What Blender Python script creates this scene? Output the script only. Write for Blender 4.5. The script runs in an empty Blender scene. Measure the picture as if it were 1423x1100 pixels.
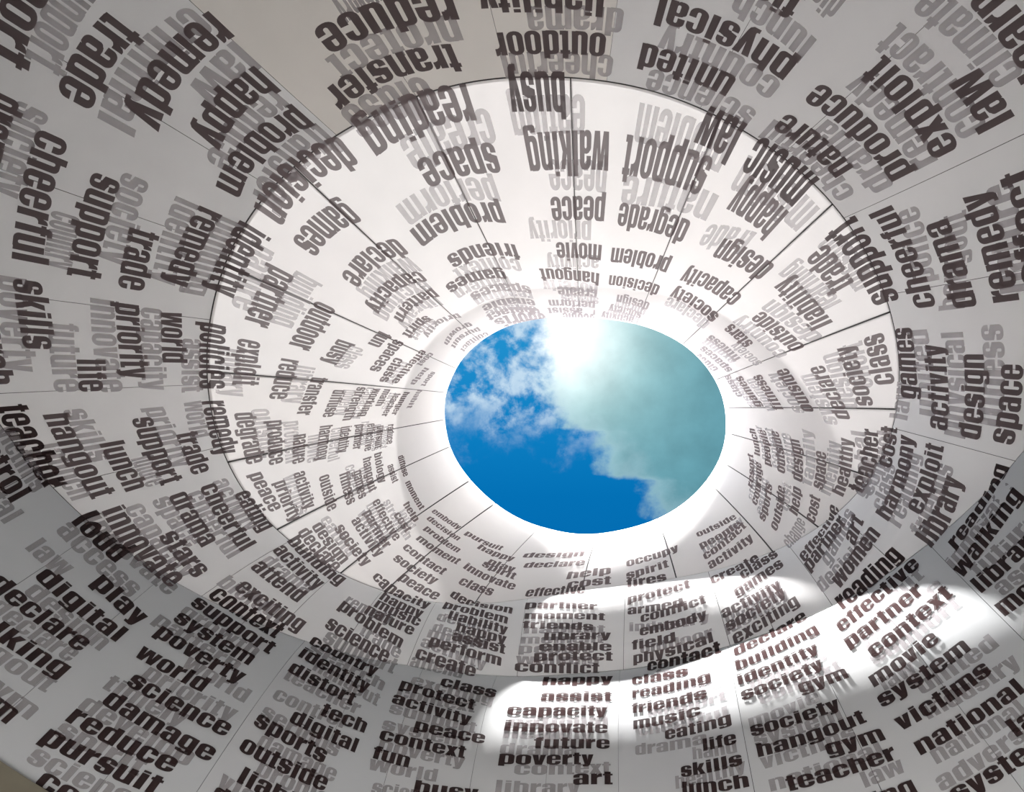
import bpy, math, random
import numpy as np
from mathutils.geometry import delaunay_2d_cdt
from mathutils import Vector

# ------------------------------------------------------------------ scene, camera, sky, sun, exposure
C = bpy.context.scene.collection
scn = bpy.context.scene
EYE = 1.4                                     # camera height above the floor
cam_d = bpy.data.cameras.new('camera')
cam = bpy.data.objects.new('camera', cam_d); C.objects.link(cam)
cam.location = (0, 0, EYE); cam.rotation_euler = (0, math.pi, 0)
cam_d.sensor_fit = 'HORIZONTAL'; cam_d.sensor_width = 36; cam_d.lens = 36*700/1423
cam_d.clip_start = .05; cam_d.clip_end = 500
scn.camera = cam
scn.view_settings.view_transform = 'Standard'; scn.view_settings.look = 'None'
scn.view_settings.gamma = 1; scn.view_settings.use_curve_mapping = False
scn.view_settings.exposure = 0.08
try:
    scn.cycles.max_bounces = 10; scn.cycles.diffuse_bounces = 6; scn.cycles.transparent_max_bounces = 16
    scn.cycles.transmission_bounces = 6
except Exception: pass

SUN = Vector((-0.044, 0.088, 1.0)).normalized()      # direction towards the sun
sd = bpy.data.lights.new('sun', 'SUN'); sd.energy = 92.0; sd.angle = math.radians(1.2); sd.color = (1, .98, .965)
so = bpy.data.objects.new('sun', sd); C.objects.link(so)
so.rotation_euler = SUN.to_track_quat('Z', 'Y').to_euler(); so.location = (0, 0, 30)

W = bpy.data.worlds.new('sky'); scn.world = W; W.use_nodes = True
nt = W.node_tree; nt.nodes.clear(); NL = nt.links
def nd(kind, **kw):
    n = nt.nodes.new(kind)
    for k, v in kw.items(): setattr(n, k, v)
    return n
def mth(op, a, b=None, c=None, clamp=False):
    n = nd('ShaderNodeMath', operation=op, use_clamp=clamp)
    for i, x in enumerate((a, b, c)):
        if x is None: continue
        if isinstance(x, (int, float)): n.inputs[i].default_value = x
        else: NL.new(x, n.inputs[i])
    return n.outputs[0]
def noise(vec, scale, detail=6, rough=.55, dist=0.0):
    n = nd('ShaderNodeTexNoise'); NL.new(vec, n.inputs['Vector'])
    n.inputs['Scale'].default_value = scale; n.inputs['Detail'].default_value = detail
    n.inputs['Roughness'].default_value = rough; n.inputs['Distortion'].default_value = dist
    return n.outputs['Fac']
def ramp(x, stops, interp='LINEAR'):
    n = nd('ShaderNodeValToRGB'); n.color_ramp.interpolation = interp
    e = n.color_ramp.elements
    while len(e) < len(stops): e.new(.5)
    for i, (p, col) in enumerate(stops):
        e[i].position = p; e[i].color = (*col, 1) if isinstance(col, tuple) else (col, col, col, 1)
    NL.new(x, n.inputs[0]); return n.outputs[0]
def mix(f, a, b):
    n = nd('ShaderNodeMix', data_type='RGBA')
    if isinstance(f, (int, float)): n.inputs[0].default_value = f
    else: NL.new(f, n.inputs[0])
    for i, x in ((6, a), (7, b)):
        if isinstance(x, tuple): n.inputs[i].default_value = (*x, 1)
        else: NL.new(x, n.inputs[i])
    return n.outputs[2]
tc = nd('ShaderNodeTexCoord'); sx = nd('ShaderNodeSeparateXYZ'); NL.new(tc.outputs['Generated'], sx.inputs[0])
zz = mth('MAXIMUM', sx.outputs[2], .06)
# a flat cloud deck at unit height above the ground: east-west = cxn, north-south = cyn
cxn = mth('DIVIDE', mth('MULTIPLY', sx.outputs[0], -1), zz)
cyn = mth('DIVIDE', mth('MULTIPLY', sx.outputs[1], -1), zz)
cv = nd('ShaderNodeCombineXYZ'); NL.new(cxn, cv.inputs[0]); NL.new(cyn, cv.inputs[1]); cvec = cv.outputs[0]
# edge of the cloud bank: its x as a function of y
ty = mth('MULTIPLY_ADD', cyn, 1.0, .5, clamp=True)
edge = ramp(ty, [(0, .30), (.30, .335), (.366, .344), (.44, .357), (.514, .357), (.563, .378), (.571, .398), (.616, .41), (.657, .42), (.668, .451), (.743, .468), (1, .60)])
edge = mth('MULTIPLY_ADD', edge, 2.0, -.66)             # to deck units
n1 = noise(cvec, 11, 8, .58, .15); n2 = noise(cvec, 28, 6, .6)
off = mth('ADD', mth('MULTIPLY', mth('SUBTRACT', n1, .5), .15), mth('MULTIPLY', mth('SUBTRACT', n2, .5), .07))
D = mth('ADD', mth('SUBTRACT', cxn, edge), off)
bank = nd('ShaderNodeMapRange', interpolation_type='SMOOTHSTEP'); NL.new(D, bank.inputs[0])
bank.inputs[1].default_value = -.012; bank.inputs[2].default_value = .050
bank = bank.outputs[0]
# thin broken cloud over the upper left
w1 = noise(cvec, 15, 7, .62, .12)
wv = nd('ShaderNodeMapRange', interpolation_type='SMOOTHSTEP'); NL.new(w1, wv.inputs[0]); wv.inputs[1].default_value = .40; wv.inputs[2].default_value = .62
wy = nd('ShaderNodeMapRange', interpolation_type='SMOOTHSTEP'); NL.new(mth('ADD', cyn, mth('MULTIPLY', mth('SUBTRACT', n1, .5), .25)), wy.inputs[0])
wy.inputs[1].default_value = .12; wy.inputs[2].default_value = -.01
wisp = mth('MULTIPLY', mth('MULTIPLY', wv.outputs[0], wy.outputs[0]), .72)
blue = ramp(ty, [(0, (.03, .36, .70)), (.40, (.014, .26, .58)), (.55, (.004, .205, .52)), (.70, (.001, .155, .44)), (1, (.001, .12, .38))])
# brightness of the haze round the sun
dx = mth('SUBTRACT', cxn, .085); dy = mth('SUBTRACT', cyn, -.13)
r2 = mth('ADD', mth('MULTIPLY', dx, dx), mth('MULTIPLY', dy, dy))
glow = mth('POWER', 2.718, mth('MULTIPLY', r2, -75.0))
glow2 = mth('POWER', 2.718, mth('MULTIPLY', r2, -20.0))
cloud = mix(glow2, (.11, .31, .38), (.46, .74, .74))
cloud = mix(mth('MULTIPLY', glow, 1.0, clamp=True), cloud, (1.35, 1.4, 1.4))
dens = noise(cvec, 12, 6, .55)
cloud2 = nd('ShaderNodeMix', data_type='RGBA', blend_type='MULTIPLY'); cloud2.inputs[0].default_value = 1
NL.new(cloud, cloud2.inputs[6]); NL.new(ramp(dens, [(.3, .86), (.7, 1.1)]), cloud2.inputs[7]); cloud = cloud2.outputs[2]
# the lit fringe of the bank
fr = nd('ShaderNodeMapRange', interpolation_type='SMOOTHSTEP'); NL.new(D, fr.inputs[0]); fr.inputs[1].default_value = .12; fr.inputs[2].default_value = .0
cloud = mix(mth('MULTIPLY', fr.outputs[0], .35), cloud, (.60, .78, .88))
col = mix(wisp, blue, (.72, .86, .94))
col = mix(bank, col, cloud)
below = mth('GREATER_THAN', sx.outputs[2], -.02)
col = mix(below, (.12, .11, .10), col)
bg = nd('ShaderNodeBackground'); NL.new(col, bg.inputs[0]); bg.inputs[1].default_value = 1.0
wo = nd('ShaderNodeOutputWorld'); NL.new(bg.outputs[0], wo.inputs[0])

# ------------------------------------------------------------------ surface of the tower
# Four closed outlines in plan (Fourier series), foot of the printed wall C, seam B, seam A, throat H
ZR = {'C': 2.9, 'B': 5.2, 'A': 6.95, 'H': 10.1}          # heights above the eye
RINGS = {'C':[0.0017-0.0010j,-0.0030+0.0032j,-0.0006-0.0054j,0.0070+0.0009j,0.0002+0.0111j,-0.0014-0.0065j,0.0126+0.0111j,-0.0245+0.0063j,-0.0106-0.0083j,0.0304-0.0073j,-0.0127+0.1241j,0.1761+0.0093j,-0.0807+0.4083j,4.1874+0.0812j,-0.0688-0.3998j,0.3689+0.0468j,-0.0067-0.0606j,0.0216+0.0021j,0.0182-0.0447j,0.0128+0.0094j,-0.0056-0.0125j,0.0036-0.0026j,-0.0034+0.0096j,-0.0087-0.0023j,0.0009-0.0004j],
'B':[0.0029-0.0018j,-0.0014+0.0023j,0.0067-0.0020j,0.0015+0.0055j,0.0006+0.0034j,0.0073-0.0066j,0.0051+0.0019j,-0.0153-0.0060j,-0.0148+0.0034j,0.0020-0.0002j,-0.0136+0.1829j,0.2302+0.0956j,-0.1328+1.4043j,5.3766+0.0018j,0.1053-0.8309j,0.3004-0.0204j,0.0080-0.0919j,0.0108-0.0081j,0.0100-0.0281j,0.0031-0.0057j,-0.0056-0.0042j,-0.0097-0.0066j,-0.0005+0.0077j,-0.0039+0.0059j,-0.0028+0.0028j],
'A':[0.0000+0.0000j,0.0000-0.0000j,0.0000+0.0000j,-0.0000-0.0000j,-0.0000+0.0000j,-0.0055+0.0005j,-0.0010-0.0018j,-0.0030+0.0019j,0.0035-0.0069j,0.0042+0.0240j,-0.0352-0.0668j,0.2999-0.0116j,-0.5256+0.7109j,4.1669+0.0000j,0.0353+0.0040j,0.2999+0.0116j,-0.0352+0.0668j,0.0042-0.0240j,0.0035+0.0069j,-0.0030-0.0019j,-0.0010+0.0018j,-0.0055-0.0005j,0.0000-0.0000j,0.0000-0.0000j,0.0000+0.0000j],
'H':[-0.0012-0.0018j,0.0014-0.0019j,0.0022-0.0015j,0.0072+0.0028j,-0.0016+0.0077j,-0.0002+0.0051j,-0.0129+0.0017j,-0.0082-0.0039j,0.0126-0.0280j,0.0471+0.0135j,0.0050+0.0130j,0.2819+0.0728j,-1.3659-0.1978j,2.4414-0.0445j,-0.0555+0.3932j,-0.0098-0.0255j,-0.0195+0.0090j,-0.0475+0.0024j,-0.0116-0.0352j,0.0110+0.0007j,0.0070-0.0024j,0.0029+0.0081j,0.0002+0.0064j,-0.0087+0.0035j,-0.0025-0.0037j],
}
RINGS = {k: np.array(v) for k, v in RINGS.items()}
def outline(u, name):
    c = RINGS[name]; K = (len(c)-1)//2
    return sum(c[k+K]*np.exp(2j*np.pi*k*u) for k in range(-K, K+1))
def r3(name, u):
    q = outline(u, name); return np.stack([q.real, q.imag, np.full(u.shape, ZR[name])], -1)
def inward(u, name):
    a = r3(name, u+1e-3)-r3(name, u-1e-3)
    n = np.stack([-a[:, 1], a[:, 0], 0*a[:, 0]], -1)
    return n/np.linalg.norm(n, axis=-1, keepdims=True)
def surf(u, v):
    """u = turn round the tower, v = 0..1 lower row, 1..2 middle row, 2..3 upper row, above 3 the lip"""
    u = np.asarray(u, float); v = np.asarray(v, float); out = np.zeros(u.shape+(3,))
    for i, (a, b, bl) in enumerate((('C', 'B', .07), ('B', 'A', .035))):
        m = (v < i+1) & (v >= i) if i else v < 1
        if m.any():
            uu = u[m]; t = (v[m]-i)[:, None]; p0 = r3(a, uu); p1 = r3(b, uu)
            out[m] = p0+(p1-p0)*t+inward(uu, 'A')*4*bl*(ZR[b]-ZR[a])*t*(1-t)
    m = (v >= 2) & (v <= 3)
    if m.any():
        uu = u[m]; t = (v[m]-2)[:, None]; p0 = r3('A', uu); p1 = r3('H', uu); ch = p1-p0
        L = np.linalg.norm(ch, axis=-1, keepdims=True); ray = p1/np.linalg.norm(p1, axis=-1, keepdims=True)
        m0 = ch*.9+inward(uu, 'A')*L*.14; m1 = ray*L
        out[m] = (2*t**3-3*t**2+1)*p0+(t**3-2*t**2+t)*m0+(-2*t**3+3*t**2)*p1+(t**3-t**2)*m1
    m = v > 3
    if m.any():
        uu = u[m]; t = (v[m]-3)[:, None]; p1 = r3('H', uu)
        ray = p1/np.linalg.norm(p1, axis=-1, keepdims=True)
        out[m] = p1+ray*1.6*t-inward(uu, 'H')*1.5*t*t
    out[..., 2] += EYE
    return out
def normal(u, v):
    e = 2e-3; row = np.floor(v); row = np.clip(row, 0, 3)
    va = np.where(v-e < row, v, v-e); vb = va+e
    a = surf(u+e, va)-surf(u-e, va); b = surf(u, vb)-surf(u, va)
    n = np.cross(a, b); return n/np.linalg.norm(n, axis=-1, keepdims=True)
_t = normal(np.array([.25]), np.array([1.5]))[0]; _p = surf(np.array([.25]), np.array([1.5]))[0]
SGN = 1.0 if np.dot(_t, np.array([0, 0, EYE])-_p) > 0 else -1.0
def off(u, v, d): return surf(u, v)+SGN*normal(u, v)*np.asarray(d)[..., None] if np.ndim(d) else surf(u, v)+SGN*normal(u, v)*d

# ------------------------------------------------------------------ materials
def mat(name, build):
    m = bpy.data.materials.new(name); m.use_nodes = True; t = m.node_tree; t.nodes.clear()
    o = t.nodes.new('ShaderNodeOutputMaterial'); t.links.new(build(t), o.inputs[0]); return m
def sheet(col, trans):
    def f(t):
        tc = t.nodes.new('ShaderNodeTexCoord')
        n = t.nodes.new('ShaderNodeTexNoise'); n.inputs['Scale'].default_value = 1.7; n.inputs['Detail'].default_value = 5
        t.links.new(tc.outputs['Object'], n.inputs['Vector'])
        r = t.nodes.new('ShaderNodeValToRGB'); e = r.color_ramp.elements
        e[0].position = .3; e[0].color = (*[c*.95 for c in col], 1); e[1].position = .7; e[1].color = (*col, 1)
        t.links.new(n.outputs['Fac'], r.inputs[0])
        n2 = t.nodes.new('ShaderNodeTexNoise'); n2.inputs['Scale'].default_value = 160; n2.inputs['Detail'].default_value = 3
        t.links.new(tc.outputs['Object'], n2.inputs['Vector'])
        b = t.nodes.new('ShaderNodeBump'); b.inputs['Strength'].default_value = .08; b.inputs['Distance'].default_value = .004
        t.links.new(n2.outputs['Fac'], b.inputs['Height'])
        d = t.nodes.new('ShaderNodeBsdfDiffuse'); t.links.new(r.outputs[0], d.inputs[0]); t.links.new(b.outputs[0], d.inputs['Normal'])
        tr = t.nodes.new('ShaderNodeBsdfTranslucent'); t.links.new(r.outputs[0], tr.inputs[0])
        mx = t.nodes.new('ShaderNodeMixShader'); mx.inputs[0].default_value = trans
        t.links.new(d.outputs[0], mx.inputs[1]); t.links.new(tr.outputs[0], mx.inputs[2])
        return mx.outputs[0]
    return f
def plain(col, rough=.8):
    def f(t):
        tc = t.nodes.new('ShaderNodeTexCoord')
        n = t.nodes.new('ShaderNodeTexNoise'); n.inputs['Scale'].default_value = 6; n.inputs['Detail'].default_value = 6
        t.links.new(tc.outputs['Object'], n.inputs['Vector'])
        r = t.nodes.new('ShaderNodeValToRGB'); e = r.color_ramp.elements
        e[0].position = .3; e[0].color = (*[c*.85 for c in col], 1); e[1].position = .7; e[1].color = (*col, 1)
        t.links.new(n.outputs['Fac'], r.inputs[0])
        p = t.nodes.new('ShaderNodeBsdfPrincipled'); p.inputs['Roughness'].default_value = rough
        t.links.new(r.outputs[0], p.inputs['Base Color']); return p.outputs[0]
    return f
def ink(col, alpha):
    def f(t):
        d = t.nodes.new('ShaderNodeBsdfDiffuse'); d.inputs[0].default_value = (*col, 1)
        tr = t.nodes.new('ShaderNodeBsdfTransparent'); mx = t.nodes.new('ShaderNodeMixShader'); mx.inputs[0].default_value = alpha
        t.links.new(tr.outputs[0], mx.inputs[1]); t.links.new(d.outputs[0], mx.inputs[2]); return mx.outputs[0]
    return f
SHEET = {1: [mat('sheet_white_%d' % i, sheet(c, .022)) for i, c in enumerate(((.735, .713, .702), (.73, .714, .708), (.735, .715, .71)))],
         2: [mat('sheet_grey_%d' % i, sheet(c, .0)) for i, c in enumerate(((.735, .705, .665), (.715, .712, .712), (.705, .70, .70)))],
         3: [mat('sheet_lower_dim_%d' % i, sheet(c, .0)) for i, c in enumerate(((.475, .485, .495), (.465, .48, .49), (.47, .48, .485)))]}  # lower row colour darkened to imitate lens falloff low in the frame
INK_GLARE = {1: mat('ink_glare', ink((.34, .30, .315), .66)), 0: mat('ink_glare_faded', ink((.60, .565, .59), .40))}  # paler ink near the rim: glare washing out the words, put into the colour
INK = {(1, 1): mat('ink_upper', ink((.155, .118, .122), .74)), (1, 0): mat('ink_upper_faded', ink((.50, .47, .485), .45)),
       (2, 1): mat('ink_middle', ink((.095, .070, .072), .82)), (2, 0): mat('ink_middle_faded', ink((.38, .345, .36), .50)),
       (3, 1): mat('ink_lower', ink((.034, .020, .020), .90)), (3, 0): mat('ink_lower_faded', ink((.28, .255, .265), .54))}
M_JOINT = mat('black_joint', plain((.02, .018, .018)))
M_BASE = mat('olive_board', plain((.20, .18, .13)))
M_FLOOR = mat('dark_floor', plain((.21, .205, .205)))
M_RIM = mat('white_rim', plain((.8, .8, .8), .5))

def mesh(name, verts, faces, m, parent=None, smooth=True, flip=False):
    me = bpy.data.meshes.new(name)
    me.from_pydata(np.asarray(verts).tolist(), [], faces); me.materials.append(m)
    if smooth: me.shade_smooth()
    o = bpy.data.objects.new(name, me); C.objects.link(o)
    if parent: o.parent = parent
    return o
def structure(name, label):
    o = bpy.data.objects.new(name, None); C.objects.link(o); o['kind'] = 'structure'; o['label'] = label; o.empty_display_size = .2
    return o

# ------------------------------------------------------------------ panels
def panel(row, k, u0, u1, v0, v1, nu, nv, gap, parent):
    """one bent sheet with its edges folded back"""
    us = np.linspace(u0+gap, u1-gap, nu+1); vs = np.linspace(v0+(.0022 if v0 > 1 else .003), v1-.003 if v1 < 3 else v1, nv+1)
    vs = np.minimum(vs, v1-1e-6)
    U, V = np.meshgrid(us, vs, indexing='ij')
    P = off(U.ravel(), V.ravel(), 0.0)
    idx = lambda i, j: i*(nv+1)+j
    faces = [(idx(i, j), idx(i+1, j), idx(i+1, j+1), idx(i, j+1)) for i in range(nu) for j in range(nv)]
    loop = [(i, 0) for i in range(nu)]+[(nu, j) for j in range(nv)]+[(i, nv) for i in range(nu, 0, -1)]+[(0, j) for j in range(nv, 0, -1)]
    base = len(P); LU = np.array([us[i] for i, j in loop]); LV = np.array([vs[j] for i, j in loop]); B0 = off(LU, LV, 0.0); B = off(np.array([us[i] for i, j in loop]), np.array([vs[j] for i, j in loop]), -.008)
    n = len(loop)
    for a in range(n):
        b = (a+1) % n; faces.append((base+a, base+b, base+n+b, base+n+a))
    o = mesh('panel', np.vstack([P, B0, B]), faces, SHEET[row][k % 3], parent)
    return o
def strip(u, w, v0, v1, n, parent):
    vs = np.linspace(v0+.0001, v1-.0001, n+1); P = []
    for s in (-1, 1): P.append(off(np.full(n+1, u+s*w), vs, -.012))
    P = np.vstack(P); faces = [(j, n+1+j, n+2+j, j+1) for j in range(n)]
    return mesh('joint_strip', P, faces, M_JOINT, parent)
def ring_strip(v, w, dv, parent, d=-.010):
    N = 240; us = np.arange(N)/N; a = off(us, np.full(N, v-dv), d); b = off(us, np.full(N, v+dv), d)
    mid = surf(us, np.full(N, v)); na = (a-surf(us, np.full(N, v-dv))+b-surf(us, np.full(N, v+dv)))/2; P = np.vstack([a, mid+na*1.1, b])
    return mesh('joint_strip', P, [(r*N+i, r*N+(i+1) % N, (r+1)*N+(i+1) % N, (r+1)*N+i) for r in (0, 1) for i in range(N)], M_JOINT, parent, smooth=False)
upper = structure('wall_upper', 'white upper row of tall bent panels flaring in to the round opening')
middle = structure('wall_middle', 'grey-white middle row of printed panels below the upper oval seam')
lower = structure('wall_lower', 'lowest row of printed panels with large black words')
WALL = {1: upper, 2: middle, 3: lower}
rnd = random.Random(5)
for row, seams, v0, v1, nu, nv, gap in ((1, [0.0378,0.0955,0.1699,0.2607,0.3514,0.4262,0.4848,0.5297,0.5630,0.5959,0.6202,0.6725,0.7310,0.7966,0.8449,0.8690,0.9058,0.9446,0.9874], 2, 3.5, 16, 70, .00042), (2, [0.0113,0.0457,0.0808,0.1223,0.1699,0.2235,0.2823,0.3390,0.3903,0.4350,0.4767,0.5093,0.5385,0.5651,0.5855,0.6124,0.6368,0.6545,0.7027,0.7354,0.7656,0.7927,0.8175,0.8460,0.8699,0.8977,0.9240,0.9523,0.9816], 1, 2, 14, 20, .00013), (3, [0.0484,0.0938,0.1444,0.1861,0.2229,0.2595,0.2966,0.3358,0.3816,0.4297,0.5732,0.5990,0.6272,0.6554,0.7046,0.7426,0.7757,0.8100,0.8330,0.8596,0.8806,0.9115,0.9360,0.9585], 0, 1, 14, 20, .00008)):
    n = len(seams)
    for k in range(n):
        a = seams[k]; b = seams[(k+1) % n]+(1 if k == n-1 else 0)
        k_ = (0 if .12 < (a+b)/2 < .29 else 1+rnd.randrange(2)) if row == 2 else rnd.randrange(3)
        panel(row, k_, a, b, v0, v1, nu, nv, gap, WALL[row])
        strip(a, .0009 if row == 1 else .0006, v0, v1, 60 if row == 1 else 30, WALL[row])
ring_strip(2.0, 0, .010, middle, -.006); ring_strip(1.0, 0, .010, lower, -.006)

# rim band at the top of the lip
N = 160; us = np.arange(N)/N; top = surf(us, np.full(N, 3.5)); vs_ = []; fs = []
ctr = top.mean(0)
for i in range(N):
    o_ = top[i]-ctr; o_[2] = 0; o_ /= np.linalg.norm(o_)
    for k in range(6):
        a = 2*math.pi*k/6; vs_.append(top[i]+o_*.04*math.cos(a)+np.array([0, 0, .04*math.sin(a)]))
for i in range(N):
    for k in range(6): fs.append((i*6+k, ((i+1) % N)*6+k, ((i+1) % N)*6+(k+1) % 6, i*6+(k+1) % 6))
mesh('rim_band', np.array(vs_), fs, M_RIM, upper)

# base wall of plain boards between floor and printed wall, and the floor
base = structure('wall_base', 'plain olive board wall under the lowest printed row')
NB = 36
for k in range(NB):
    us = np.linspace(k/NB+.00005, (k+1)/NB-.00005, 6); c = surf(us, np.zeros(6)-0.0)
    inn = inward(us, 'C'); P = []
    for z, d in ((EYE+ZR['C']-.005, .02), (0.0, .02), (0.0, -.06), (EYE+ZR['C']-.005, -.06)):
        q = c+inn*d; q[:, 2] = z; P.append(q)
    P = np.vstack(P); fs = []
    for r in range(4):
        for i in range(5): fs.append((r*6+i, r*6+i+1, ((r+1) % 4)*6+i+1, ((r+1) % 4)*6+i))
    fs += [(0, 6, 12, 18), (5, 23, 17, 11)]
    mesh('board', P, fs, M_BASE, base, smooth=False)
v_ = []
for r, z in ((0, 0), (14, 0)):
    for i in range(64): v_.append((r*math.cos(i/64*2*math.pi), r*math.sin(i/64*2*math.pi), z))
v2 = [(0, 0, 0)]+v_[64:]+[(x, y, -.1) for x, y, z in v_[64:]]
f2 = [(0, 1+i, 1+(i+1) % 64) for i in range(64)]+[(1+i, 65+i, 65+(i+1) % 64, 1+(i+1) % 64) for i in range(64)]
fl = mesh('floor', np.array(v2, float), f2, M_FLOOR, None, smooth=False); fl['kind'] = 'structure'; fl['label'] = 'dark floor under the tower'

# ------------------------------------------------------------------ lettering: heavy condensed lower-case alphabet, 1000 units to the em
def RR(x0, y0, x1, y1, tl=0, tr=0, br=0, bl=0, k=1.0):
    """rectangle with elliptical corners: each radius is (rx, ry) or one number"""
    P = []
    for (cx, cy, r, a0) in ((x1, y1, tr, 0), (x0, y1, tl, 90), (x0, y0, bl, 180), (x1, y0, br, 270)):
        rx, ry = r if isinstance(r, tuple) else (r, r)
        if rx == 0: P.append((cx, cy)); continue
        sx = -1 if cx == x1 else 1; sy = -1 if cy == y1 else 1
        for i in range(6):
            a = math.radians(a0+90*i/5); P.append((cx+sx*rx+rx*math.cos(a), cy+sy*ry+ry*math.sin(a)))
    return P
def OV(x0, y0, x1, y1, rx, ry): return RR(x0, y0, x1, y1, (rx, ry), (rx, ry), (rx, ry), (rx, ry))
BR = (150, 130); CT = (46, 42)
GL = {
 'o': (531, [('+', OV(25, -10, 506, 670, 225, 170)), ('-', OV(213, 98, 318, 562, 52, 46))]),
 'n': (546, [('+', RR(35, 0, 225, 660)), ('+', RR(150, 0, 511, 670, 0, BR, 0, 0)), ('-', RR(225, -20, 321, 565, (48, 40), (48, 40))), ('-', [(225, 610), (262, 690), (140, 690), (140, 661), (225, 661)])]),
 'h': (546, [('+', RR(35, 0, 225, 790)), ('+', RR(150, 0, 511, 670, 0, BR, 0, 0)), ('-', RR(225, -20, 321, 565, (48, 40), (48, 40)))]),
 'm': (810, [('+', RR(35, 0, 222, 660)), ('+', RR(150, 0, 498, 670, 0, (110, 110), 0, 0)), ('+', RR(400, 0, 775, 670, 0, (120, 120), 0, 0)), ('-', RR(222, -20, 312, 565, (45, 38), (45, 38))), ('-', RR(498, -20, 588, 565, (45, 38), (45, 38))), ('-', [(222, 610), (256, 690), (140, 690), (140, 661), (222, 661)])]),
 'u': (546, [('+', RR(321, 0, 511, 660)), ('+', RR(35, -10, 400, 660, 0, 0, 0, BR)), ('-', RR(225, 95, 321, 680, 0, 0, (48, 40), (48, 40)))]),
 'r': (389, [('+', RR(35, 0, 225, 660)), ('+', [(225, 560), (262, 632), (310, 664), (378, 670), (378, 462), (300, 455), (248, 425), (225, 370)])]),
 't': (331, [('+', RR(70, 0, 256, 785)), ('+', RR(14, 540, 320, 655)), ('+', RR(70, -6, 320, 112, 0, 0, 0, (80, 70)))]),
 'f': (317, [('+', RR(70, 0, 258, 795, (120, 110), 0, 0, 0)), ('+', RR(200, 678, 312, 795)), ('+', RR(14, 540, 306, 652))]),
 'i': (295, [('+', RR(52, 0, 243, 660)), ('+', RR(52, 700, 243, 790))]),
 'l': (287, [('+', RR(48, 0, 239, 790))]),
 'a': (524, [('+', RR(28, -8, 300, 350, (90, 80), 0, (60, 60), (140, 110))), ('+', RR(28, 425, 490, 670, (190, 140), (160, 130), 0, 0)), ('+', RR(296, 0, 490, 560)), ('+', RR(200, 300, 310, 392)), ('+', [(60, 320), (120, 372), (220, 395), (220, 300)]), ('-', RR(213, 424, 298, 565, (42, 38), (42, 38))), ('-', RR(213, 92, 297, 300, (42, 38), (42, 38), (42, 38), (42, 38))), ('-', RR(213, 390, 297, 440))]),
 'b': (541, [('+', RR(35, 0, 225, 790)), ('+', RR(150, -10, 513, 670, 0, BR, BR, 0)), ('-', RR(225, 98, 321, 562, CT, CT, CT, CT)), ('-', RR(35, -20, 140, 0))]),
 'd': (541, [('+', RR(316, 0, 506, 790)), ('+', RR(28, -10, 400, 670, BR, 0, 0, BR)), ('-', RR(220, 98, 316, 562, CT, CT, CT, CT))]),
 'p': (541, [('+', RR(35, -135, 225, 660)), ('+', RR(150, -10, 513, 670, 0, BR, BR, 0)), ('-', RR(225, 98, 321, 562, CT, CT, CT, CT))]),
 'c': (513, [('+', OV(25, -10, 492, 670, 215, 165)), ('-', OV(213, 98, 310, 562, 48, 44)), ('-', RR(308, 262, 520, 408))]),
 'e': (530, [('+', OV(25, -10, 506, 670, 215, 165)), ('-', RR(213, 398, 318, 562, (50, 44), (50, 44), 0, 0)), ('-', RR(213, 98, 318, 305, 0, 0, (50, 44), (50, 44))), ('-', RR(316, 225, 520, 305))]),
 'g': (541, [('+', RR(28, 45, 400, 670, BR, 0, 0, BR)), ('+', RR(321, -60, 511, 660)), ('+', RR(48, -138, 511, -4, 0, 0, (130, 70), (90, 60))), ('-', RR(218, 145, 321, 562, CT, CT, CT, CT)), ('-', RR(226, -46, 321, 45)), ('-', RR(20, -3, 228, 44))]),
 'k': (520, [('+', RR(35, 0, 225, 790)), ('+', [(225, 300), (225, 395), (318, 660), (508, 660), (390, 350), (518, 0), (322, 0)])]),
 's': (500, [('+', OV(25, -10, 478, 670, 190, 140)), ('-', RR(208, 432, 296, 575, (42, 38), (42, 38), 0, (42, 60))), ('-', [(292, 452), (520, 452), (520, 372), (430, 385), (330, 420)]), ('-', RR(200, 86, 292, 226, 0, (42, 60), (42, 38), (42, 38))), ('-', [(-10, 212), (206, 212), (180, 250), (80, 272), (-10, 300)])]),
 'v': (463, [('+', [(4, 660), (200, 660), (235, 250), (268, 660), (459, 660), (345, 0), (118, 0)])]),
 'w': (737, [('+', [(6, 660), (190, 660), (216, 280), (258, 660), (474, 660), (516, 280), (548, 660), (731, 660), (640, 0), (440, 0), (368, 390), (297, 0), (95, 0)])]),
 'x': (447, [('+', [(0, 0), (190, 0), (447, 660), (257, 660)]), ('+', [(0, 660), (190, 660), (447, 0), (257, 0)])]),
 'y': (473, [('+', [(4, 660), (196, 660), (240, 290), (272, 660), (464, 660), (346, 30), (312, -80), (240, -135), (58, -135), (58, -28), (118, -26), (128, 10)])]),
}
def inside(p, poly):
    x, y = p; c = False; n = len(poly); j = n-1
    for i in range(n):
        xi, yi = poly[i]; xj, yj = poly[j]
        if (yi > y) != (yj > y) and x < (xj-xi)*(y-yi)/(yj-yi)+xi: c = not c
        j = i
    return c
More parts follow.
